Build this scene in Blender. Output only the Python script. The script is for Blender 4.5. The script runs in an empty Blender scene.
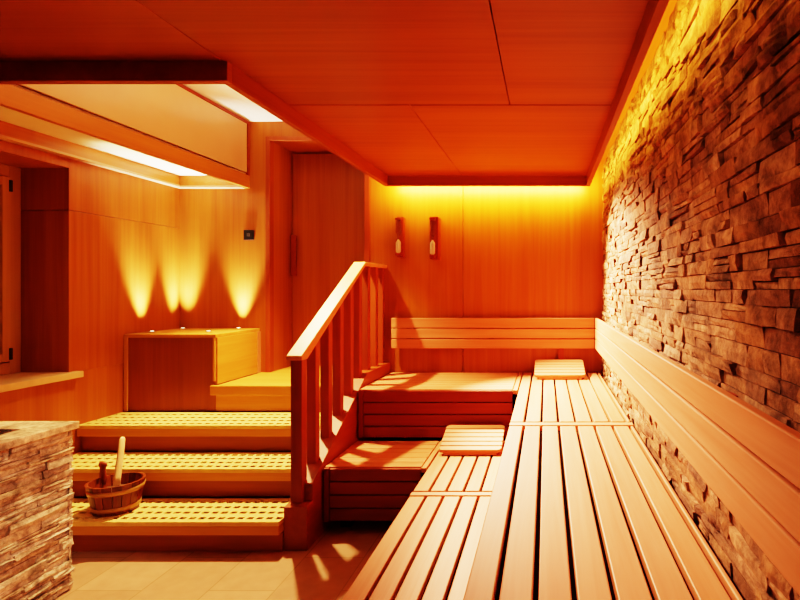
import bpy, math, random
from mathutils import Vector, Matrix, Euler
R = random.Random(7)
sc = bpy.context.scene
COL = sc.collection
CAMZ = 1.357

# ------------------------------------------------------------------ mesh helpers
class MB:
    def __init__(s):
        s.v = []; s.f = []; s.sm = []
    def add(s, verts, faces, smooth=False):
        o = len(s.v)
        s.v += [tuple(p) for p in verts]
        s.f += [tuple(i + o for i in f) for f in faces]
        s.sm += [smooth] * len(faces)
        return s
    def box(s, x0, x1, y0, y1, z0, z1):
        return s.add([(x0,y0,z0),(x1,y0,z0),(x1,y1,z0),(x0,y1,z0),(x0,y0,z1),(x1,y0,z1),(x1,y1,z1),(x0,y1,z1)],
                     [(3,2,1,0),(4,5,6,7),(0,1,5,4),(1,2,6,5),(2,3,7,6),(3,0,4,7)])
    def prism(s, prof, a0, a1, axis='x'):
        """prof: CCW list of 2-D points extruded along axis between a0 and a1"""
        n = len(prof)
        def P(a, p):
            return (a, p[0], p[1]) if axis == 'x' else ((p[0], a, p[1]) if axis == 'y' else (p[0], p[1], a))
        vs = [P(a0, p) for p in prof] + [P(a1, p) for p in prof]
        fs = [tuple(range(n))[::-1], tuple(range(n, 2*n))]
        for i in range(n):
            j = (i + 1) % n
            fs.append((i, j, n + j, n + i))
        return s.add(vs, fs)
    def lathe(s, prof, cx, cy, n=24, a0=0.0, a1=2*math.pi, smooth=True, cap=True):
        """prof: list of (r, z) from bottom to top"""
        full = abs(a1 - a0 - 2*math.pi) < 1e-6
        m = n if full else n + 1
        vs = []
        for r, z in prof:
            for k in range(m):
                a = a0 + (a1 - a0) * k / n
                vs.append((cx + r*math.cos(a), cy + r*math.sin(a), z))
        fs = []
        for i in range(len(prof) - 1):
            for k in range(n):
                k2 = (k + 1) % m
                fs.append((i*m + k, i*m + k2, (i+1)*m + k2, (i+1)*m + k))
        if cap and full:
            fs.append(tuple(range(m))[::-1]); fs.append(tuple(range((len(prof)-1)*m, len(prof)*m)))
        return s.add(vs, fs, smooth)
    def tube(s, pts, radii, n=12):
        pts = [Vector(p) for p in pts]; rings = []
        for i, p in enumerate(pts):
            d = (pts[min(i+1, len(pts)-1)] - pts[max(i-1, 0)]).normalized()
            u = d.cross(Vector((0.3, 0.9, 0.1))).normalized(); w = d.cross(u)
            rx, ry = radii[i] if isinstance(radii[i], tuple) else (radii[i], radii[i])
            rings.append([p + u*rx*math.cos(2*math.pi*k/n) + w*ry*math.sin(2*math.pi*k/n) for k in range(n)])
        vs = [q for r in rings for q in r]; fs = []
        for i in range(len(pts)-1):
            for k in range(n):
                k2 = (k+1) % n
                fs.append((i*n+k, i*n+k2, (i+1)*n+k2, (i+1)*n+k))
        fs.append(tuple(range(n))[::-1]); fs.append(tuple(range((len(pts)-1)*n, len(pts)*n)))
        return s.add(vs, fs, True)
    def build(s, name, mat, parent=None, bevel=0.0, seg=2):
        me = bpy.data.meshes.new(name)
        off = Vector((0, 0, 0))
        p = parent
        while p is not None:
            off += p.location; p = p.parent
        me.from_pydata([Vector(q) - off for q in s.v], [], s.f)
        me.polygons.foreach_set('use_smooth', s.sm)
        me.materials.append(mat)
        me.update()
        import bmesh
        b = bmesh.new(); b.from_mesh(me); bmesh.ops.recalc_face_normals(b, faces=b.faces); b.to_mesh(me); b.free()
        o = bpy.data.objects.new(name, me); COL.objects.link(o)
        if parent is not None: o.parent = parent
        if bevel > 0:
            m = o.modifiers.new('bevel', 'BEVEL'); m.width = bevel; m.segments = seg
            m.limit_method = 'ANGLE'; m.angle_limit = math.radians(40)
        return o

def tag(o, label, cat, group=None):
    o['label'] = label; o['category'] = cat
    if group: o['group'] = group
    return o
def thing(name, label, cat, loc, group=None):
    o = bpy.data.objects.new(name, None); COL.objects.link(o); o.location = loc; o.empty_display_size = .1
    return tag(o, label, cat, group)
def struct(name, mb, mat, bevel=0.0):
    o = mb.build(name, mat, None, bevel); o['kind'] = 'structure'; return o

# ------------------------------------------------------------------ materials
def nodes(name):
    m = bpy.data.materials.new(name); m.use_nodes = True
    nt = m.node_tree; b = nt.nodes['Principled BSDF']
    return m, nt, b
def N(nt, t, **k):
    n = nt.nodes.new(t)
    for a, v in k.items():
        try: setattr(n, a, v)
        except Exception: pass
    return n
def ramp(nt, stops):
    r = N(nt, 'ShaderNodeValToRGB'); e = r.color_ramp.elements
    while len(e) < len(stops): e.new(.5)
    for i, (p, c) in enumerate(stops):
        e[i].position = p; e[i].color = (*c, 1)
    return r
def wood(name, dark, light, axis='Z', rough=.45, across=26.0, along=1.3, vary=.25, bump=.08, coat=0.0):
    m, nt, b = nodes(name); L = nt.links
    tc = N(nt, 'ShaderNodeTexCoord'); geo = N(nt, 'ShaderNodeNewGeometry')
    sh = N(nt, 'ShaderNodeVectorMath', operation='MULTIPLY_ADD')
    comb = N(nt, 'ShaderNodeCombineXYZ')
    for i in range(3): L.new(geo.outputs['Random Per Island'], comb.inputs[i])
    L.new(comb.outputs[0], sh.inputs[0]); sh.inputs[1].default_value = (7.3, 5.1, 9.7); L.new(tc.outputs['Object'], sh.inputs[2])
    mp = N(nt, 'ShaderNodeMapping'); L.new(sh.outputs[0], mp.inputs['Vector'])
    s = [across]*3; s['XYZ'.index(axis)] = along
    mp.inputs['Scale'].default_value = s
    n1 = N(nt, 'ShaderNodeTexNoise'); L.new(mp.outputs[0], n1.inputs['Vector'])
    n1.inputs['Scale'].default_value = 1.0; n1.inputs['Detail'].default_value = 6; n1.inputs['Roughness'].default_value = .62; n1.inputs['Distortion'].default_value = .5
    n2 = N(nt, 'ShaderNodeTexNoise'); mp2 = N(nt, 'ShaderNodeMapping'); L.new(sh.outputs[0], mp2.inputs['Vector'])
    s2 = [5.0]*3; s2['XYZ'.index(axis)] = .35; mp2.inputs['Scale'].default_value = s2
    L.new(mp2.outputs[0], n2.inputs['Vector']); n2.inputs['Scale'].default_value = 1.0; n2.inputs['Detail'].default_value = 2
    mix = N(nt, 'ShaderNodeMath', operation='MULTIPLY_ADD'); L.new(n2.outputs['Fac'], mix.inputs[0]); mix.inputs[1].default_value = .5
    h = N(nt, 'ShaderNodeMath', operation='MULTIPLY'); L.new(n1.outputs['Fac'], h.inputs[0]); h.inputs[1].default_value = .5
    L.new(h.outputs[0], mix.inputs[2])
    rp = ramp(nt, [(.36, dark), (.64, light)]); L.new(mix.outputs[0], rp.inputs[0])
    hsv = N(nt, 'ShaderNodeHueSaturation'); L.new(rp.outputs[0], hsv.inputs['Color'])
    mr = N(nt, 'ShaderNodeMapRange'); L.new(geo.outputs['Random Per Island'], mr.inputs[0])
    mr.inputs[3].default_value = 1 - vary; mr.inputs[4].default_value = 1 + vary; L.new(mr.outputs[0], hsv.inputs['Value'])
    L.new(hsv.outputs[0], b.inputs['Base Color'])
    b.inputs['Roughness'].default_value = rough
    if coat: b.inputs['Coat Weight'].default_value = coat; b.inputs['Coat Roughness'].default_value = .25
    bp = N(nt, 'ShaderNodeBump'); bp.inputs['Strength'].default_value = bump; bp.inputs['Distance'].default_value = .004
    L.new(n1.outputs['Fac'], bp.inputs['Height']); L.new(bp.outputs[0], b.inputs['Normal'])
    return m
def stone(name, cols, rough=.85, bump=.9, scale=1.0):
    m, nt, b = nodes(name); L = nt.links
    tc = N(nt, 'ShaderNodeTexCoord'); geo = N(nt, 'ShaderNodeNewGeometry')
    rp = ramp(nt, [(i/(len(cols)-1), c) for i, c in enumerate(cols)])
    L.new(geo.outputs['Random Per Island'], rp.inputs[0])
    n1 = N(nt, 'ShaderNodeTexNoise'); L.new(tc.outputs['Object'], n1.inputs['Vector'])
    n1.inputs['Scale'].default_value = 34*scale; n1.inputs['Detail'].default_value = 8; n1.inputs['Roughness'].default_value = .7
    n2 = N(nt, 'ShaderNodeTexNoise'); L.new(tc.outputs['Object'], n2.inputs['Vector'])
    n2.inputs['Scale'].default_value = 9*scale; n2.inputs['Detail'].default_value = 3
    a = N(nt, 'ShaderNodeMath', operation='MULTIPLY'); L.new(n1.outputs['Fac'], a.inputs[0]); L.new(n2.outputs['Fac'], a.inputs[1])
    mr = N(nt, 'ShaderNodeMapRange'); L.new(a.outputs[0], mr.inputs[0]); mr.inputs[1].default_value = .14; mr.inputs[2].default_value = .38
    mr.inputs[3].default_value = .35; mr.inputs[4].default_value = 1.6
    hsv = N(nt, 'ShaderNodeHueSaturation'); L.new(rp.outputs[0], hsv.inputs['Color']); L.new(mr.outputs[0], hsv.inputs['Value'])
    L.new(hsv.outputs[0], b.inputs['Base Color']); b.inputs['Roughness'].default_value = rough; b.inputs['Specular IOR Level'].default_value = .2
    bp = N(nt, 'ShaderNodeBump'); bp.inputs['Strength'].default_value = bump; bp.inputs['Distance'].default_value = .012
    L.new(n1.outputs['Fac'], bp.inputs['Height']); L.new(bp.outputs[0], b.inputs['Normal'])
    return m
def plain(name, col, rough=.5, metal=0.0, noise=.12, scale=20, emit=None):
    m, nt, b = nodes(name); L = nt.links
    tc = N(nt, 'ShaderNodeTexCoord'); n1 = N(nt, 'ShaderNodeTexNoise'); L.new(tc.outputs['Object'], n1.inputs['Vector'])
    n1.inputs['Scale'].default_value = scale
    rp = ramp(nt, [(.3, tuple(c*(1-noise) for c in col)), (.7, tuple(min(1, c*(1+noise)) for c in col))])
    L.new(n1.outputs['Fac'], rp.inputs[0]); L.new(rp.outputs[0], b.inputs['Base Color'])
    b.inputs['Roughness'].default_value = rough; b.inputs['Metallic'].default_value = metal
    if emit:
        b.inputs['Emission Color'].default_value = (*emit[0], 1); b.inputs['Emission Strength'].default_value = emit[1]
    return m

WD, WL = (.46, .165, .045), (.64, .275, .085)
M = {}
for ax in 'XYZ':
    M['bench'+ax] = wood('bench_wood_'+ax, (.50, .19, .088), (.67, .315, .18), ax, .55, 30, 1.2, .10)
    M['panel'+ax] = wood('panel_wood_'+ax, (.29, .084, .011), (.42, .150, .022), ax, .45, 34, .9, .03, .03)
    M['front'+ax] = wood('bench_front_wood_'+ax, (.20, .030, .007), (.28, .050, .011), ax, .5, 30, 1.2, .08)  # deep red puts the shade of the bench fronts into the colour
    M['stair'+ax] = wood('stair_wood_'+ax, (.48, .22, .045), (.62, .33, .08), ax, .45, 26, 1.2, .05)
    M['rail'+ax] = wood('railing_wood_'+ax, (.24, .05, .012), (.34, .085, .02), ax, .45, 30, 1.2, .06)
    M['ceil'+ax] = wood('ceiling_wood_'+ax, (.22, .053, .006), (.325, .092, .010), ax, .5, 30, .8, .04, .03)
M['cab'] = wood('cabinet_wood', (.22, .062, .012), (.31, .10, .020), 'Z', .5, 30, 1.0, .04)
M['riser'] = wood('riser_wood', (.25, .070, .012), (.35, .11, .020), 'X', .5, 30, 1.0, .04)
M['rim'] = wood('hood_rim_wood', (.42, .16, .035), (.56, .24, .06), 'Y', .3, 30, 1.0, .04)
M['rail_top'] = wood('handrail_wood', (.60, .27, .10), (.74, .40, .18), 'Y', .42, 30, 1.2, .04)
M['trim'] = wood('trim_wood', (.40, .11, .03), (.52, .17, .045), 'Y', .45, 30, 1.0, .04)
M['pale'] = wood('pale_ladle_wood', (.72, .52, .30), (.85, .66, .42), 'Z', .5, 60, 3, .05)
M['bucket'] = wood('bucket_wood', (.10, .025, .008), (.24, .065, .02), 'Z', .35, 60, 3, .3)
M['ear'] = wood('bucket_ear_wood', (.22, .05, .02), (.30, .08, .03), 'Z', .4, 60, 3, .05)
M['hoop'] = plain('hoop_brass', (.42, .25, .09), .4, .3)
M['dark'] = plain('gap_shade', (.012, .004, .002), .95)  # near-black, paints the shade in slat gaps and under the benches
M['slotshade'] = plain('tread_slot_shade', (.03, .012, .004), .9)  # near-black, paints the shade at the bottom of the tread slots
M['cream'] = plain('cream_panel', (.60, .40, .24), .22, 0, .04, 3)
M['plaster'] = plain('white_plaster', (.85, .78, .66), .8, 0, .03, 8)
M['water'] = plain('bucket_water', (.30, .20, .14), .08)
M['black'] = plain('black_plastic', (.012, .010, .010), .4)
M['grey'] = plain('grey_button', (.07, .065, .06), .3)
M['steel'] = plain('steel', (.65, .62, .58), .3, 1.0)
M['lens'] = plain('lamp_lens', (.95, .9, .8), .3, 0, .02, 8, ((1, .85, .6), 6.0))
M['pane'] = plain('window_pane', (.46, .36, .20), .3, 0, .05, 3)
M['sash'] = wood('window_wood', (.40, .22, .09), (.52, .31, .14), 'Z', .45, 30, 1.0, .05)
M['sill'] = plain('sill_stone', (.62, .44, .26), .5, 0, .08, 15)
M['sand'] = plain('white_sand', (.9, .86, .78), .8, 0, .03, 200)
M['wallstone'] = stone('ledge_stone_wall', [(.14,.065,.04), (.32,.165,.09), (.24,.12,.065), (.39,.225,.14), (.18,.09,.06), (.43,.26,.17), (.29,.145,.075), (.36,.205,.135), (.17,.085,.055)])
M['stovestone'] = stone('ledge_stone_stove', [(.34,.24,.17), (.62,.52,.40), (.50,.38,.27), (.74,.64,.50), (.44,.34,.26), (.66,.54,.40), (.56,.40,.26)])
M['capstone'] = stone('cap_stone', [(.66,.52,.36), (.72,.58,.42)], .7, .25)
M['mortar'] = plain('mortar_shadow', (.07, .04, .03), .95)

def glass_mat():
    m, nt, b = nodes('clear_glass')
    b.inputs['Base Color'].default_value = (.95, .93, .9, 1); b.inputs['Roughness'].default_value = .02
    b.inputs['Transmission Weight'].default_value = 1.0; b.inputs['IOR'].default_value = 1.3
    return m
M['glass'] = glass_mat()
def tile_mat():
    m, nt, b = nodes('floor_tiles'); L = nt.links
    tc = N(nt, 'ShaderNodeTexCoord'); mp = N(nt, 'ShaderNodeMapping'); L.new(tc.outputs['Object'], mp.inputs[0])
    mp.inputs['Rotation'].default_value = (0, 0, math.pi/2); mp.inputs['Location'].default_value = (.03, .02, 0)
    br = N(nt, 'ShaderNodeTexBrick'); L.new(mp.outputs[0], br.inputs['Vector'])
    br.inputs['Scale'].default_value = 1.0; br.inputs['Brick Width'].default_value = .6; br.inputs['Row Height'].default_value = .3
    br.inputs['Mortar Size'].default_value = .003; br.inputs['Mortar Smooth'].default_value = .1
    br.inputs['Color1'].default_value = (.44, .275, .175, 1); br.inputs['Color2'].default_value = (.37, .225, .14, 1); br.inputs['Mortar'].default_value = (.26, .17, .09, 1)
    n1 = N(nt, 'ShaderNodeTexNoise'); L.new(tc.outputs['Object'], n1.inputs['Vector']); n1.inputs['Scale'].default_value = 14; n1.inputs['Detail'].default_value = 6
    mr = N(nt, 'ShaderNodeMapRange'); L.new(n1.outputs['Fac'], mr.inputs[0]); mr.inputs[3].default_value = .75; mr.inputs[4].default_value = 1.2
    hsv = N(nt, 'ShaderNodeHueSaturation'); L.new(br.outputs['Color'], hsv.inputs['Color']); L.new(mr.outputs[0], hsv.inputs['Value'])
    L.new(hsv.outputs[0], b.inputs['Base Color']); b.inputs['Roughness'].default_value = .45
    return m
M['tile'] = tile_mat()

# ------------------------------------------------------------------ dimensions (camera at x=0, y=0; looking +y)
XL, XR = -2.918, .460          # left wall face, right wall backing
YB, YF = 4.30, -1.60           # back wall, wall behind the camera
ZC, ZP, ZLIP = 2.69, 2.22, 2.145   # alcove ceiling, dropped ceiling panel, lip bottom
XLIP, YLIP, YAL = -1.237, 4.15, 2.08
XRL = .338                     # right edge of dropped ceiling
DX0, DX1, DY, DZ0, DZ1 = -2.198, -1.43, 4.673, .695, 2.54   # door recess

# ------------------------------------------------------------------ setting
struct('floor', MB().box(XL-.4, XR+.3, YF-.2, 5.0, -.1, 0), M['tile'])
# back wall (wood panels with fine joints) and dark backing
for i, bx in enumerate([(XL-.4, DX0, YB, YB+.5, 0, ZC+.1), (DX0, DX1, YB, YB+.5, DZ1, ZC+.1), (DX1, -.663, YB, YB+.5, 0, ZC+.1),
                        (-.659, XR+.3, YB, YB+.5, 0, ZC+.1), (DX0, DX1, DY+.05, YB+.5, 0, DZ1)]):
    struct('wall_back', MB().box(*bx), M['panelZ'], .0015)
t = MB(); t.box(DX1-.012, DX1+.03, YB-.014, YB+.05, DZ0, DZ1+.03); t.box(DX0-.03, DX0+.006, YB-.012, YB+.05, DZ0, DZ1+.03); t.box(DX0+.006, DX1-.012, YB-.012, YB+.02, DZ1-.004, DZ1+.03)
struct('trim_4', t, M['railZ'], .002)
# left wall, thick, with window niche
NY0, NY1, NZ0, NZ1 = 1.95, 3.303, .845, 2.097
XN = -3.238
wl = MB()
wl.box(XN, XL, YF, 5.0, 0, NZ0)
wl.box(XN, XL, YF, NY0, NZ0, ZC+.1)
wl.box(XN, XL, NY1, 5.0, NZ0, 1.838); wl.box(XN, XL, NY1, 5.0, 1.841, ZC+.1)
wl.box(XN, XL, NY0, NY1, NZ1, ZC+.1)
struct('wall_left', wl, M['panelZ'], .0015)
struct('wall_left.001', MB().box(XN-.1, XN-.03, YF, 5.0, 0, ZC+.1), M['dark'])
struct('trim_5', MB().box(XN+.01, XL+.045, NY0-.05, NY1+.055, NZ0-.035, NZ0+.004), M['sill'], .004)
struct('wall_front', MB().box(XL-.4, XR+.3, YF-.2, YF, 0, ZC+.1), M['panelZ'])
# window in the niche
wi = struct('window_1', MB().box(XN-.03, XN+.03, NY1-.075, NY1-.002, NZ0+.005, NZ1-.002)
            .box(XN-.03, XN+.03, NY0+.002, NY0+.075, NZ0+.005, NZ1-.002)
            .box(XN-.03, XN+.03, NY0+.075, NY1-.075, NZ0+.005, NZ0+.075).box(XN-.03, XN+.03, NY0+.075, NY1-.075, NZ1-.07, NZ1-.002), M['sash'], .004)
fr = MB(); fr.box(XN-.01, XN+.045, NY1-.13, NY1-.08, NZ0+.08, NZ1-.075); fr.box(XN-.01, XN+.045, NY0+.08, NY0+.13, NZ0+.08, NZ1-.075)
fr.box(XN-.01, XN+.045, NY0+.13, NY1-.13, NZ0+.08, NZ0+.13); fr.box(XN-.01, XN+.045, NY0+.13, NY1-.13, NZ1-.125, NZ1-.075)
sash = fr.build('sash', M['sash'], wi, .003)
MB().box(XN, XN+.015, NY0+.13, NY1-.13, NZ0+.13, NZ1-.125).build('pane', M['pane'], sash)
for zz in (NZ0+.09, NZ1-.16):
    MB().box(XN+.03, XN+.052, NY1-.092, NY1-.074, zz, zz+.07).build('hinge', M['black'], wi, .003)
# door in its recess
do = struct('door_1', MB().box(DX0+.003, DX1-.003, DY, DY+.045, DZ0, DZ1-.012), M['panelZ'], .003)
MB().box(DX0+.006, DX0+.052, DY-.045, DY-.015, 1.47, 1.82).box(DX0+.018, DX0+.042, DY-.016, DY+.002, 1.53, 1.56).box(DX0+.018, DX0+.042, DY-.016, DY+.002, 1.73, 1.76).build('door_handle', M['frontZ'], do, .006)

# ceilings
struct('ceiling', MB().box(XL-.4, XLIP, YAL-.02, 5.0, ZC, ZC+.1), M['plaster'])
cp = MB(); g = .0022
cp.box(-1.225+g, -.17-g, YF, 2.533-.006, ZP, ZP+.04); cp.box(-.17+g, XRL-.03, YF, 2.533-.006, ZP, ZP+.04)
cp.box(XLIP+.03, -.64-g, 2.533+.006, YLIP-.03, ZP, ZP+.04); cp.box(-.64+g, XRL-.03, 2.533+.006, YLIP-.03, ZP, ZP+.04)
cp.box(XL, -1.225-g, YF, YAL-.03, ZP, ZP+.04)
struct('ceiling.001', cp, M['ceilX'], .001)
cb = MB(); cb.box(XL, XRL-.002, YF, YAL-.002, ZP+.045, ZP+.10); cb.box(XLIP+.002, XRL-.002, YAL-.002, YLIP-.002, ZP+.045, ZP+.10)
cb.box(XLIP, XLIP+.03, YAL, YB, ZP+.10, ZC+.1); cb.box(XL, XLIP+.03, YAL-.03, YAL, ZP+.10, ZC+.1)
struct('ceiling.002', cb, M['cab'])
struct('ceiling.003', MB().box(XLIP+.03, XR+.3, YF, 5.0, 2.345, 2.42), M['panelY'])
struct('trim_1', MB().box(XRL-.03, XRL, YF, YLIP, ZLIP, ZP+.045), M['ceilY'], .002)
struct('trim_2', MB().box(XLIP, XRL-.03, YLIP-.035, YLIP, ZLIP, ZP+.045), M['ceilX'], .002)
tl = MB(); tl.box(XLIP, XLIP+.03, YAL, YLIP-.035, ZLIP, ZP+.10)
tl.box(XL, XLIP+.03, YAL-.035, YAL, ZLIP, ZP+.10)
struct('trim_3', tl, M['ceilY'], .002)

# ledge stone wall on the right
def ledge(mb, u0, u1, v0, v1, hs, ls, ds, P, rnd, nu=3, nv=2, skip=None):
    """coursed stones; P(u, v, depth) -> xyz"""
    v = v0
    while v < v1 - .004:
        h = min(rnd.uniform(*hs), v1 - v)
        if v1 - v - h < hs[0]*.6: h = v1 - v
        u = u0 - rnd.uniform(0, ls[0])
        while u < u1:
            l = rnd.uniform(*ls)
            a, b = max(u, u0), min(u + l, u1); u += l
            if b - a < .012: continue
            subs = [(v, v+h)]
            if h > hs[0]*1.5 and rnd.random() < .35:
                k = v + h*rnd.uniform(.4, .6); subs = [(v, k), (k, v+h)]
            for (c, d) in subs:
                dep = rnd.uniform(*ds)
                e = .0012
                tilt = rnd.uniform(-.005, .005); tv = rnd.uniform(-.004, .004)
                vs = []; fs = []
                us = [a+e + (b-a-2*e)*i/nu for i in range(nu+1)]; ws = [c+e + (d-c-2*e)*j/nv for j in range(nv+1)]
                for j, w in enumerate(ws):
                    for i, q in enumerate(us):
                        edge = i in (0, nu) or j in (0, nv)
                        dd = dep + tilt*(i/nu-.5)*2 + tv*(j/nv-.5)*2 + rnd.uniform(-.003, .003) - (.004 if edge else 0)
                        vs.append(P(q + (rnd.uniform(-.003, .003) if 0 < i < nu else rnd.uniform(-.0008, .0008)), w + rnd.uniform(-.0012, .0012), max(dd, .002)))
                for j in range(nv):
                    for i in range(nu):
                        k = j*(nu+1)+i; fs.append((k, k+1, k+nu+2, k+nu+1))
                ring = [i for i in range(nu+1)] + [j*(nu+1)+nu for j in range(1, nv+1)] + [nv*(nu+1)+i for i in range(nu-1, -1, -1)] + [j*(nu+1) for j in range(nv-1, 0, -1)]
                base = len(vs)
                grid = [(q, w) for w in ws for q in us]
                for k in ring: vs.append(P(grid[k][0], grid[k][1], -.004))
                for k in range(len(ring)):
                    k2 = (k+1) % len(ring); fs.append((ring[k], ring[k2], base+k2, base+k))
                mb.add(vs, fs)
        v += h
struct('wall_right', MB().box(XR, XR+.3, YF, YB, 0, 2.345), M['mortar'])
ws = MB()
ledge(ws, -.6, YB, .55, 2.345, (.024, .056), (.06, .25), (.003, .018), lambda u, v, d: (XR-d, u, v), random.Random(11))
so = ws.build('wall_right.001', M['wallstone']); so['kind'] = 'structure'

# ------------------------------------------------------------------ benches
ZU, ZL, TH = .695, .367, .028
def boards_y(mb, edges, y0, y1, z, gap=.0064):
    for a, b in zip(edges[:-1], edges[1:]): mb.box(a+gap, b-gap, y0, y1, z-TH, z)
def boards_x(mb, edges, x0, x1, z, gap=.004):
    for a, b in zip(edges[:-1], edges[1:]): mb.box(x0, x1, a+gap, b-gap, z-TH, z)
UE = [-.184, -.107, -.0225, .062, .148, .234, .321, .402, .428]
LE = [-.658, -.573, -.490, -.404, -.322, -.238, -.164]
def upper_bench(label, y0, y1, back_board):
    t = thing('upper_sauna_bench', label, 'bench', ((UE[0]+UE[-1])/2, (y0+y1)/2, 0), 'sauna bench sections')
    s = MB(); ye = y1 - .072 if back_board else y1
    boards_y(s, UE, y0, ye, ZU); s.build('slatted_seat', M['benchY'], t, .0035)
    if back_board: MB().box(UE[0]+.005, UE[-1], y1-.054, y1, ZU-TH, ZU).build('end_board', M['benchX'], t, .003)
    MB().box(-.165, .42, y0+.02, y1-.02, ZU-TH-.006, ZU-TH-.0005).build('seat_gap_shade', M['dark'], t)  # black sheet standing in for the shade between the slats
    f = MB()
    for k in range(4):
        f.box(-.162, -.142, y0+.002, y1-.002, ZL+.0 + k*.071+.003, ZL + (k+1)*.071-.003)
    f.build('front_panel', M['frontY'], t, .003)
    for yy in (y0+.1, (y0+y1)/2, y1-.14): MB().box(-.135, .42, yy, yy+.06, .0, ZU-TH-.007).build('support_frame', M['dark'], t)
    return t
def lower_bench(label, y0, y1, back_board):
    t = thing('lower_sauna_bench', label, 'bench', ((LE[0]+LE[-1])/2, (y0+y1)/2, 0), 'sauna bench sections')
    s = MB(); ye = y1 - .058 if back_board else y1
    boards_y(s, LE, y0, ye, ZL); s.build('slatted_seat', M['benchY'], t, .0035)
    if back_board: MB().box(LE[0]+.003, LE[-1], y1-.042, y1, ZL-TH, ZL).build('end_board', M['benchX'], t, .003)
    MB().box(-.635, LE[-1], y0+.02, y1-.02, ZL-TH-.006, ZL-TH-.0005).build('seat_gap_shade', M['dark'], t)  # black sheet added so the slat gaps look shaded
    f = MB()
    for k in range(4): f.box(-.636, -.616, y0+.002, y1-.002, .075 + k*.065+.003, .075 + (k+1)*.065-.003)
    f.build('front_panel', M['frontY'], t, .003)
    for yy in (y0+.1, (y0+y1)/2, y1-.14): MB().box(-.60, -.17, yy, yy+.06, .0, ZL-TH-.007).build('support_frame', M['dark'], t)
    return t
YU, YLO = 2.682, 2.636
upper_bench('long upper slatted sauna bench in the foreground beside the stone wall', .05, YU, True)
upper_bench('far upper slatted sauna bench section under the headrest, below the stone wall', YU+.018, 4.285, False)
lower_bench('long lower slatted sauna bench in the foreground, stepped down from the upper bench', .05, YLO, True)
lower_bench('short lower slatted bench section with a headrest lying on it', YLO+.016, 3.535, False)
def corner_bench(label, x0, x1, y0, y1, z, n, zbot, nb):
    t = thing('corner_sauna_bench', label, 'bench', ((x0+x1)/2, (y0+y1)/2, 0), 'sauna bench sections')
    s = MB(); boards_x(s, [y0+.020 + (y1-y0-.020)*k/n for k in range(n+1)], x0, x1-.036, z, .0042); s.build('slatted_seat', M['benchX'], t, .003)
    MB().box(x1-.030, x1-.002, y0, y1, z-TH, z).build('end_board', M['benchY'], t, .003)
    MB().box(x0+.02, x1-.01, y0+.025, y1-.01, z-TH-.006, z-TH-.0005).build('seat_gap_shade', M['dark'], t)  # black sheet as painted shade below the slat gaps
    f = MB(); h = (z-.003-zbot)/nb
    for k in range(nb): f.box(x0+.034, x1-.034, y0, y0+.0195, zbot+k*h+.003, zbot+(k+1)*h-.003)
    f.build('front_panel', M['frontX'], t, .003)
    MB().box(x0+.002, x0+.03, y0-.002, y0+.0195, zbot, z-.003).build('corner_post', M['frontZ'], t, .002)
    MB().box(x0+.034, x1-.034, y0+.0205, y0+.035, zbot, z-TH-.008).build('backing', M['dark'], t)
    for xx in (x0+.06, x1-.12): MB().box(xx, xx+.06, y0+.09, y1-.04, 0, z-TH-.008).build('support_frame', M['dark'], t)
    return t
corner_bench('upper wooden bench across the back wall, right of the railing', -1.232, -.186, 3.54, 4.285, ZU, 8, ZL+.012, 4)
corner_bench('lower wooden corner bench at the foot of the railing, dappled with light', -1.232, -.660, 2.987, 3.525, ZL, 6, .07, 4)

# backrests
BZ = [(.890, .963), (.970, 1.045), (1.052, 1.129)]
t = thing('bench_backrest', 'long pale wooden backrest of three boards along the stone wall', 'backrest', (.395, 1.9, .89))
for a, b in BZ: MB().box(.384, .406, -.5, 4.232, a, b).build('board', M['benchY'], t, .004)
for yy, zz in ((.3, ZU+.001), (1.2, .90), (2.1, .90), (3.0, .90), (3.9, .90)): MB().box(.4065, .427, yy, yy+.05, zz, 1.12).build('bracket', M['frontZ'], t)
t = thing('bench_backrest', 'short wooden backrest of three boards across the back wall', 'backrest', (-.42, 4.25, .89))
for a, b in BZ: MB().box(-1.215, .380, 4.236, 4.258, a, b).build('board', M['benchX'], t, .004)
for xx, zz in ((-1.1, .90), (-.45, .90), (.10, ZU+.001)): MB().box(xx, xx+.04, 4.259, 4.2995, zz, 1.12).build('bracket', M['frontZ'], t)

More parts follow.
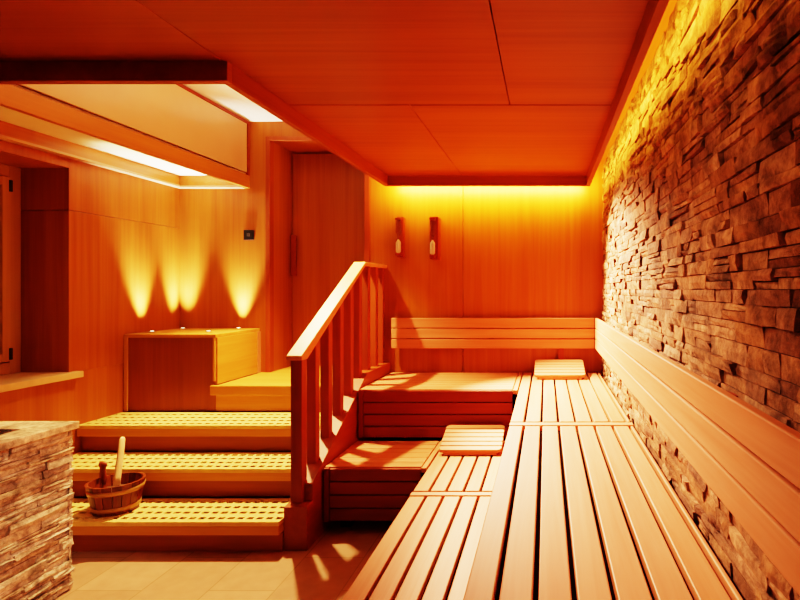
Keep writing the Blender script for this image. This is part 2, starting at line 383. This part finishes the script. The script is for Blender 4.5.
# headrests: a sloping slatted wedge
def headrest(label, x, y, z):
    t = thing('wooden_headrest', label, 'headrest', (x, y, z), 'slatted headrests')
    w, dp, h0, h1 = .375, .30, .035, .112
    s = MB(); n = 6
    ang = math.atan2(h1-h0, dp)
    for k in range(n):
        a, b = k/n, (k+1)/n; g = .0035
        ya, yb = y + dp*a + g, y + dp*b - g
        za, zb = z + h0 + (h1-h0)*a, z + h0 + (h1-h0)*b
        L_, R_ = x - w/2, x + w/2; r_ = .026
        arc = [(r_*(1-math.sin(q)), r_*(1-math.cos(q))) for q in (0, math.pi/6, math.pi/3, math.pi/2)]
        if k == 0:      pl = [(L_+i, ya+j) for i, j in arc[::-1]] + [(R_-i, ya+j) for i, j in arc] + [(R_, yb), (L_, yb)]
        elif k == n-1:  pl = [(L_, ya), (R_, ya)] + [(R_-i, yb-j) for i, j in arc[::-1]] + [(L_+i, yb-j) for i, j in arc]
        else:           pl = [(L_, ya), (R_, ya), (R_, yb), (L_, yb)]
        m_ = len(pl); zz = lambda q: z + h0 + (h1-h0)*(q-y)/dp
        s.add([(i, j, zz(j)-.02) for i, j in pl] + [(i, j, zz(j)) for i, j in pl],
              [tuple(range(m_))[::-1], tuple(range(m_, 2*m_))] + [(i, (i+1) % m_, m_+(i+1) % m_, m_+i) for i in range(m_)])
    s.build('slatted_top', M['benchX'], t, .004)
    for xx in (-w/2+.025, w/2-.055):
        r = MB(); r.prism([(y+.012, z+.0015), (y+dp-.012, z+.0015), (y+dp-.012, z+h1-.026), (y+.012, z+h0-.021)], x+xx, x+xx+.03, 'x')
        r.build('side_rail', M['frontY'], t, .002)
    MB().box(x-w/2+.03, x+w/2-.03, y+.004, y+.02, z+.0015, z+h0-.018).build('front_lip', M['benchX'], t, .004)
    return t
headrest('slatted wooden headrest on the lower bench', -.452, 3.20, ZL)
headrest('slatted wooden headrest at the far end of the upper bench', .102, 3.93, ZU)

# ------------------------------------------------------------------ stairs
SX0, SX1 = XL+.003, -1.362
st = thing('staircase', 'wooden steps with perforated pale treads rising to a landing by the door', 'stairs', (-2.1, 3.5, 0))
def tread(y0, y1, z, x0, x1, name='tread', rows=4):
    base = MB().box(x0, x1, y0, y1, z-.069, z-.020).build(name, M['stairX'], st, .004)
    mb = MB()
    pitch, sl, sw = .050, .033, .026
    lip = .034; yy = y0 + lip
    mb.box(x0, x1, y0, yy, z-.0215, z)
    space = (y1 - .012 - yy)/rows
    for r in range(rows):
        a = yy + r*space
        off = (r % 2)*pitch/2
        x = x0 + off
        px = x0
        while px < x1 - .001:
            # connectors between slots
            e = min(x + pitch - sl, x1)
            if px == x0 and off: mb.box(x0, min(x0+.006, x1), a, a+sw, z-.0215, z)
            mb.box(x, e, a, a+sw, z-.0215, z)
            x += pitch; px = x
        mb.box(x0, x1, a+sw, a+space, z-.0215, z)
    mb.build('perforated_mat', M['mat'], base)
    MB().box(x0+.002, x1-.002, y0+.03, y1, z-.0205, z-.018).build('slot_shade', M['slotshade'], base)  # dark sheet standing in for the shade inside the slots
M['mat'] = plain('perforated_tread_mat', (.74, .54, .20), .55, 0, .06, 30)
tread(2.75, 3.075, .17, SX0, SX1)
tread(3.05, 3.375, .34, SX0, SX1)
tread(3.35, 3.72, .51, SX0, SX1)
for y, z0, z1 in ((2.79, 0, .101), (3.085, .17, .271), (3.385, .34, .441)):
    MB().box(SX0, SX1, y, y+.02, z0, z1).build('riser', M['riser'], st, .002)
ln = thing('stair_landing', 'wooden landing at the top of the steps in front of the door', 'landing', (-1.82, 4.1, .51))
MB().box(-2.282, SX1, 3.733, 3.75, .512, .626).build('riser', M['stairX'], ln, .002)
MB().box(-2.268, DX1-.004 if False else SX1, 3.7235, YB-.003, .627, ZU).build('platform', M['stairX'], ln, .004)
MB().box(DX0+.004, DX1-.016, YB-.0025, DY-.003, .50, ZU).build('threshold', M['stairX'], ln, .003)
MB().box(-2.305, SX1, 3.70, 3.723, .627, ZU).build('nosing', M['stairX'], ln, .006, 3)
# stringer with sloping top
pr = [(2.80, 0), (4.297, 0), (4.297, .775), (3.752, .775), (2.87, .325), (2.87, .232), (2.80, .225)]

# railing
RX = -1.302
ba = thing('stair_railing', 'wooden stair railing with square balusters and sloping handrail', 'railing', (RX, 3.5, 0))
MB().prism(pr, -1.360, -1.240, 'x').build('stringer', M['railY'], ba, .003)
def ztop(y): return .325 + (y-2.87)*.5102 if y < 3.752 else .775
def zrail(y): return 1.011 + (y-2.79)*.5404 if y < 3.78 else 1.546
hr = MB()
T = .024
hr.prism([(2.79, 1.011-T), (2.86, 1.011-T+.0), (3.78, 1.546-T-.004), (4.295, 1.546-T), (4.295, 1.546), (3.78, 1.546), (2.79, 1.011)], -1.344, -1.262, 'x')
hr.build('handrail', M['rail_top'] if 'rail_top' in M else M['benchY'], ba, .004)
def post(y, w, nm):
    a, b = y-w/2, y+w/2
    return MB().prism([(a, ztop(a)-.004), (b, ztop(b)-.004), (b, zrail(b)-T+.004), (a, zrail(a)-T+.004)], RX-w/2, RX+w/2, 'x').build(nm, M['railZ'], ba, .003)
MB().prism([(2.84, .231), (2.90, .232), (2.90, .999), (2.84, .985)], -1.344, -1.284, 'x').build('newel_post', M['railZ'], ba, .003)
for y in (3.02, 3.20, 3.38, 3.555, 3.72, 3.90, 4.08, 4.25): post(y, .052, 'baluster')

# ------------------------------------------------------------------ corner cabinet with uplights
PX0, PX1, PY0, PZ = XL+.006, -2.285, 3.724, 1.045
pc = thing('corner_cabinet', 'low wooden corner cabinet with four small uplights set in its top', 'cabinet', (-2.6, 4.0, .51))
MB().box(PX0, PX1, PY0+.012, YB-.003, .512, PZ-.024).build('body', M['cab'] if 'cab' in M else M['frontZ'], pc, .002)
MB().box(PX0, PX1+.008, PY0, YB-.002, PZ-.024, PZ).build('top', M['stairX'], pc, .003)
MB().box(PX0, PX0+.022, PY0, PY0+.012, .512, PZ-.024).build('front_trim', M['stairZ'], pc, .001)
MB().box(PX1-.014, PX1, PY0+.0, PY0+.0115, .72, PZ-.024).build('front_trim', M['stairZ'], pc, .001)
sp = MB().box(PX1, PX1+.012, PY0+.014, YB-.045, ZU+.002, PZ-.024); sp.build('side_panel', M['stairY'], pc, .002)
MB().box(PX1, PX1+.016, YB-.045, YB-.003, ZU+.002, PZ-.024).build('side_trim', M['benchZ'], pc, .001)
LAMPS = [(-2.845, 3.90), (-2.835, 4.215), (-2.45, 3.92), (-2.415, 4.24)]
for (x, y) in LAMPS:
    u = MB().lathe([(.020, PZ), (.020, PZ+.006), (.014, PZ+.008)], x, y, 16).build('uplight', M['steel'], pc)
    MB().lathe([(.012, PZ+.0082), (.012, PZ+.0095)], x, y, 12).build('lens', M['lens'], u)

# ------------------------------------------------------------------ hood above the stove
HX0, HX1, HY0, HY1, HZ0, HZ1 = XL+.004, -2.357, 1.72, YB-.004, 2.158, 2.685
HY0 = 2.095
hd = thing('stove_hood', 'cream panelled hood with a wooden rim and a lit recess underneath, hung above the stove', 'hood', ((HX0+HX1)/2, 3.2, HZ1))
s = MB()
s.box(HX1-.03, HX1, HY0, HY1, HZ0, HZ0+.10)           # right rim
s.box(HX0+.03, HX1-.03, HY1-.05, HY1, HZ0+.012, HZ0+.10)
s.box(HX0, HX0+.03, HY0, HY1, HZ0+.012, HZ0+.10)
s.box(HX0+.03, HX1-.03, HY0, HY0+.03, HZ0, HZ0+.10)
s.build('rim', M['rim'], hd, .002)
e = MB(); e.box(HX0, HX0+.055, HY0, HY1, HZ0-.004, HZ0+.011); e.box(HX0+.056, HX1-.032, HY1-.07, HY1, HZ0-.004, HZ0+.011)
e.build('edge_strip', M['cream'], hd, .001)
MB().box(HX0+.002, HX1-.031, HY0+.002, HY1-.002, HZ0+.09, HZ0+.12).build('recess_lining', M['plaster'], hd)
MB().box(HX1-.02, HX1-.006, HY0+.002, HY1-.03, HZ0+.121, HZ1-.022).build('side_panel', M['cream'], hd)
MB().box(HX0, HX1-.02, HY0+.002, HY0+.02, HZ0+.121, HZ1-.022).build('front_panel', M['cream'], hd)
MB().box(HX1-.02, HX1, HY0, HY1, HZ1-.02, HZ1).box(HX1-.02, HX1, HY1-.022, HY1, HZ0+.101, HZ1-.021).build('corner_trim', M['frontY'], hd, .001)

# ------------------------------------------------------------------ stone clad stove surround
EX, EY, EZ = -2.137, 2.45, .722
es = thing('stove_surround', 'waist high pale ledge stone stove surround with a stone cap at the left edge', 'stove surround', (-2.5, 1.7, 0))
core = MB(); core.box(EX-.105, EX-.018, .75, EY-.018, 0, EZ); core.box(XL+.004, EX-.106, EY-.12, EY-.018, 0, EZ); core.box(XL+.004, EX-.106, .75, .85, 0, EZ)
core.build('core', M['mortar'], es)
ms = MB()
rr = random.Random(5)
ledge(ms, .75, EY, .004, EZ, (.016, .040), (.07, .30), (.004, .018), lambda u, v, d: (EX-.018+d, u, v), rr)
ledge(ms, XL+.004, EX-.006, .004, EZ, (.016, .040), (.07, .24), (.004, .018), lambda u, v, d: (u, EY-.018+d, v), rr)
ms.build('stone_cladding', M['stovestone'], es)
cap = MB(); cap.box(EX-.118, EX+.012, .74, EY+.012, EZ+.001, EZ+.034); cap.box(XL+.004, EX-.120, EY-.13, EY+.012, EZ+.001, EZ+.034); cap.box(XL+.004, EX-.120, .74, .86, EZ+.001, EZ+.034)
cap.build('stone_cap', M['capstone'], es, .004)
MB().box(XL+.01, EX-.108, .86, EY-.122, .0, .30).build('stove_bed', M['black'], es)

# ------------------------------------------------------------------ bucket and ladle
BX, BY, BZ0 = -2.312, 2.905, .1712
bk = thing('wooden_bucket', 'dark wooden stave bucket with pale hoops standing on the lowest step', 'bucket', (BX, BY, BZ0))
mb = MB(); ns = 18; H = .158; r0, r1, th = .100, .130, .013
def rad(z): return r0 + (r1-r0)*z/H
for k in range(ns):
    a0 = 2*math.pi*k/ns + .012; a1 = 2*math.pi*(k+1)/ns - .012
    vs = []
    for z in (0, H):
        for r in (rad(z)-th, rad(z)):
            for a in (a0, (a0+a1)/2, a1): vs.append((BX + r*math.cos(a), BY + r*math.sin(a), BZ0 + z))
    # idx: z*6 + r*3 + a
    fs = [(3,4,10,9),(4,5,11,10),(1,0,6,7),(2,1,7,8),(0,3,9,6),(5,2,8,11),(6,9,10,7),(7,10,11,8),(0,1,4,3),(1,2,5,4)]
    mb.add(vs, fs)
mb.build('staves', M['bucket'], bk)
MB().lathe([(rad(.01)-th+.002, BZ0+.006), (rad(.02)-th+.002, BZ0+.018)], BX, BY, 32).build('bottom', M['bucket'], bk)
MB().lathe([(rad(.105)-th+.001, BZ0+.10), (rad(.105)-th+.001, BZ0+.101)], BX, BY, 32).build('water', M['water'] if 'water' in M else M['black'], bk)
for z0, z1 in ((.018, .040), (.108, .132)):
    MB().lathe([(rad(z0)-.002, BZ0+z0), (rad(z0)+.003, BZ0+z0), (rad(z1)+.003, BZ0+z1), (rad(z1)-.002, BZ0+z1)], BX, BY, 40, cap=False).build('hoop', M['hoop'], bk)
ea = MB()   # raised stave handle at the back left
ang = math.radians(156); ex, ey = BX + (r1-.007)*math.cos(ang), BY + (r1-.007)*math.sin(ang)
ea.tube([(ex, ey, BZ0+H-.03), (ex, ey, BZ0+H+.01), (ex, ey, BZ0+H+.035), (ex, ey, BZ0+H+.05), (ex, ey, BZ0+H+.066), (ex, ey, BZ0+H+.082)],
        [(.026,.012),(.026,.012),(.017,.011),(.020,.012),(.030,.014),(.024,.010)], 14)
ea.build('handle', M['ear'], bk)
ld = thing('wooden_ladle', 'pale wooden ladle leaning in the bucket', 'ladle', (BX, BY, BZ0+.12))
MB().tube([(-2.300, 2.893, .300), (-2.306, 2.905, .345), (-2.322, 2.95, .47), (-2.329, 2.968, .530), (-2.330, 2.972, .543)], [(.012,.017),(.013,.018),(.010,.016),(.009,.015),(.005,.009)], 12).build('handle', M['pale'], ld)
MB().lathe([(.012,.205),(.034,.225),(.040,.262),(.037,.262),(.031,.229),(.010,.212)], -2.296, 2.88, 20).build('bowl', M['pale'], ld)

# ------------------------------------------------------------------ sand timers and control plate on the back wall
def timer(label, x0, x1, dep, z0, z1):
    y0 = YB - dep
    cx = (x0+x1)/2 - .006
    t = thing('sand_timer', label, 'sand timer', ((x0+x1)/2, YB, z0), 'sauna sand timers on the back wall')
    MB().box(x0, x1, y0, YB-.001, z0, z1).build('mounting_block', M['frontZ'], t, .003)
    cy = y0 - .024; h = z1 - z0; a, b = z0 + .028, z1 - .028; m = (a+b)/2; r = .020
    MB().lathe([(r*.5, a), (r, a+.015), (r, m-.035), (r*.5, m-.012), (.004, m), (r*.5, m+.012), (r, m+.035), (r, b-.015), (r*.5, b)], cx, cy, 20).build('glass_tube', M['glass'], t)
    MB().lathe([(r*.5, a+.003), (r*.86, a+.017), (r*.86, m-.05), (r*.5, m-.035), (.003, m-.022)], cx, cy, 18).build('sand', M['sand'], t)
    for zz in (a-.016, b-.002):
        MB().box(cx-.022, cx+.022, cy-.02, y0, zz, zz+.018).build('clamp', M['frontX'], t, .003)
    return t
timer('left sand timer, slimmer one nearer the railing, on the back wall', -1.172, -1.122, .06, 1.606, 1.925)
timer('right sand timer, thicker block casting a broad shadow on the back wall', -.905, -.838, .10, 1.590, 1.920)
cpz = thing('light_switch', 'small black square switch plate on the wall left of the door', 'switch', (-2.362, YB, 1.745))
MB().box(-2.402, -2.322, YB-.014, YB-.001, 1.747, 1.827).build('plate', M['black'], cpz, .003)
MB().box(-2.374, -2.350, YB-.019, YB-.014, 1.775, 1.799).build('button', M['grey'], cpz, .002)

# ------------------------------------------------------------------ light
def lamp(kind, name, loc, col, power, target=None, **k):
    d = bpy.data.lights.new(name, kind); d.color = col; d.energy = power
    for a, v in k.items(): setattr(d, a, v)
    o = bpy.data.objects.new(name, d); COL.objects.link(o); o.location = loc
    if target is not None:
        o.rotation_euler = (Vector(target) - Vector(loc)).to_track_quat('-Z', 'Y').to_euler()
    return o
def area(name, loc, target, col, power, sx, sy):
    return lamp('AREA', name, loc, col, power, target, shape='RECTANGLE', size=sx, size_y=sy)
AMB = (1.0, .43, .06)
o = area('cove_light_right', (XRL+.012, 1.75, 2.19), (XRL+1, 1.75, 2.30), AMB, 80, .03, 4.9)
o.rotation_euler = Euler((0, math.radians(-95), 0))
area('cove_light_back', ((XLIP+XRL)/2, YLIP+.012, 2.175), ((XLIP+XRL)/2, YLIP+1, 2.20), AMB, 125, 1.5, .03)
# strong spot over the stairs
lamp('SPOT', 'stair_spot', (-1.80, 3.70, 2.64), (1, .58, .27), 1250, (-1.60, 3.45, .4), spot_size=math.radians(80), spot_blend=.7, shadow_soft_size=.03)
area('alcove_glow', (-1.72, 3.1, 2.45), (-1.72, 3.1, 3), (1, .70, .42), 26, .5, 1.6)
# spot behind the lip in the corner above the railing, washing the stone wall and backrest
lamp('SPOT', 'corner_spot', (-.70, 4.245, 2.168), (1, .51, .29), 4200, (.42, 3.15, .92), spot_size=math.radians(74), spot_blend=.8, shadow_soft_size=.02)
lamp('SPOT', 'corner_wash', (-1.19, 4.20, 2.17), (1, .50, .20), 24, (-.3, 4.0, 1.5), spot_size=math.radians(110), spot_blend=.8, shadow_soft_size=.02)
# hood recess
area('hood_light', (-2.63, 3.75, 2.19), (-2.63, 3.75, 3), (1, .78, .42), 5, .30, .9)
# uplights
for (x, y), tgt in zip(LAMPS, ((-2.91, 3.87, 1.6), (-2.875, 4.25, 1.6), (-2.45, 3.92, 2.0), (-2.41, 4.29, 1.6))):
    if x == -2.45: continue
    lamp('SPOT', 'uplight_beam', (x, y, PZ+.02), (1, .88, .72), 420, tgt, spot_size=math.radians(50), spot_blend=1.0, shadow_soft_size=.03)
# unseen warm fill added behind the camera, high and low
area('room_fill', (-.1, -.3, 2.1), (-.1, 1.3, 0), (1, .50, .28), 10, 1.0, 1.4)
area('room_fill_low', (-1.0, -1.2, .5), (-.4, 1.6, 2.3), (1, .28, .05), 2.5, 1.6, .8)
area('stone_fill', (-.75, 1.3, 2.10), (.46, 1.5, 1.45), (1, .50, .26), 12, .25, 1.6).data.spread = math.radians(75)  # fill added from the left to lift the stone wall
lamp('SPOT', 'stove_fill', (-.1, 1.5, 2.12), (1, .78, .60), 170, (-2.13, 2.02, .30), spot_size=math.radians(32), spot_blend=.7, shadow_soft_size=.15)  # added fill spot with no visible fixture, brightens the stove surround

w = bpy.data.worlds.new('world'); sc.world = w; w.use_nodes = True
w.node_tree.nodes['Background'].inputs[0].default_value = (.5, .2, .06, 1); w.node_tree.nodes['Background'].inputs[1].default_value = .1

# ------------------------------------------------------------------ camera
cd = bpy.data.cameras.new('camera'); co = bpy.data.objects.new('camera', cd); COL.objects.link(co)
co.location = (0, 0, CAMZ); co.rotation_euler = (math.pi/2, 0, 0)
cd.sensor_width = 36; cd.lens = 36*540/800
cd.shift_x = -(546-400)/800; cd.shift_y = -(300-289)/800
cd.clip_start = .02
sc.camera = co
sc.view_settings.view_transform = 'Filmic'
sc.view_settings.look = 'Very High Contrast'
sc.view_settings.exposure = -.9
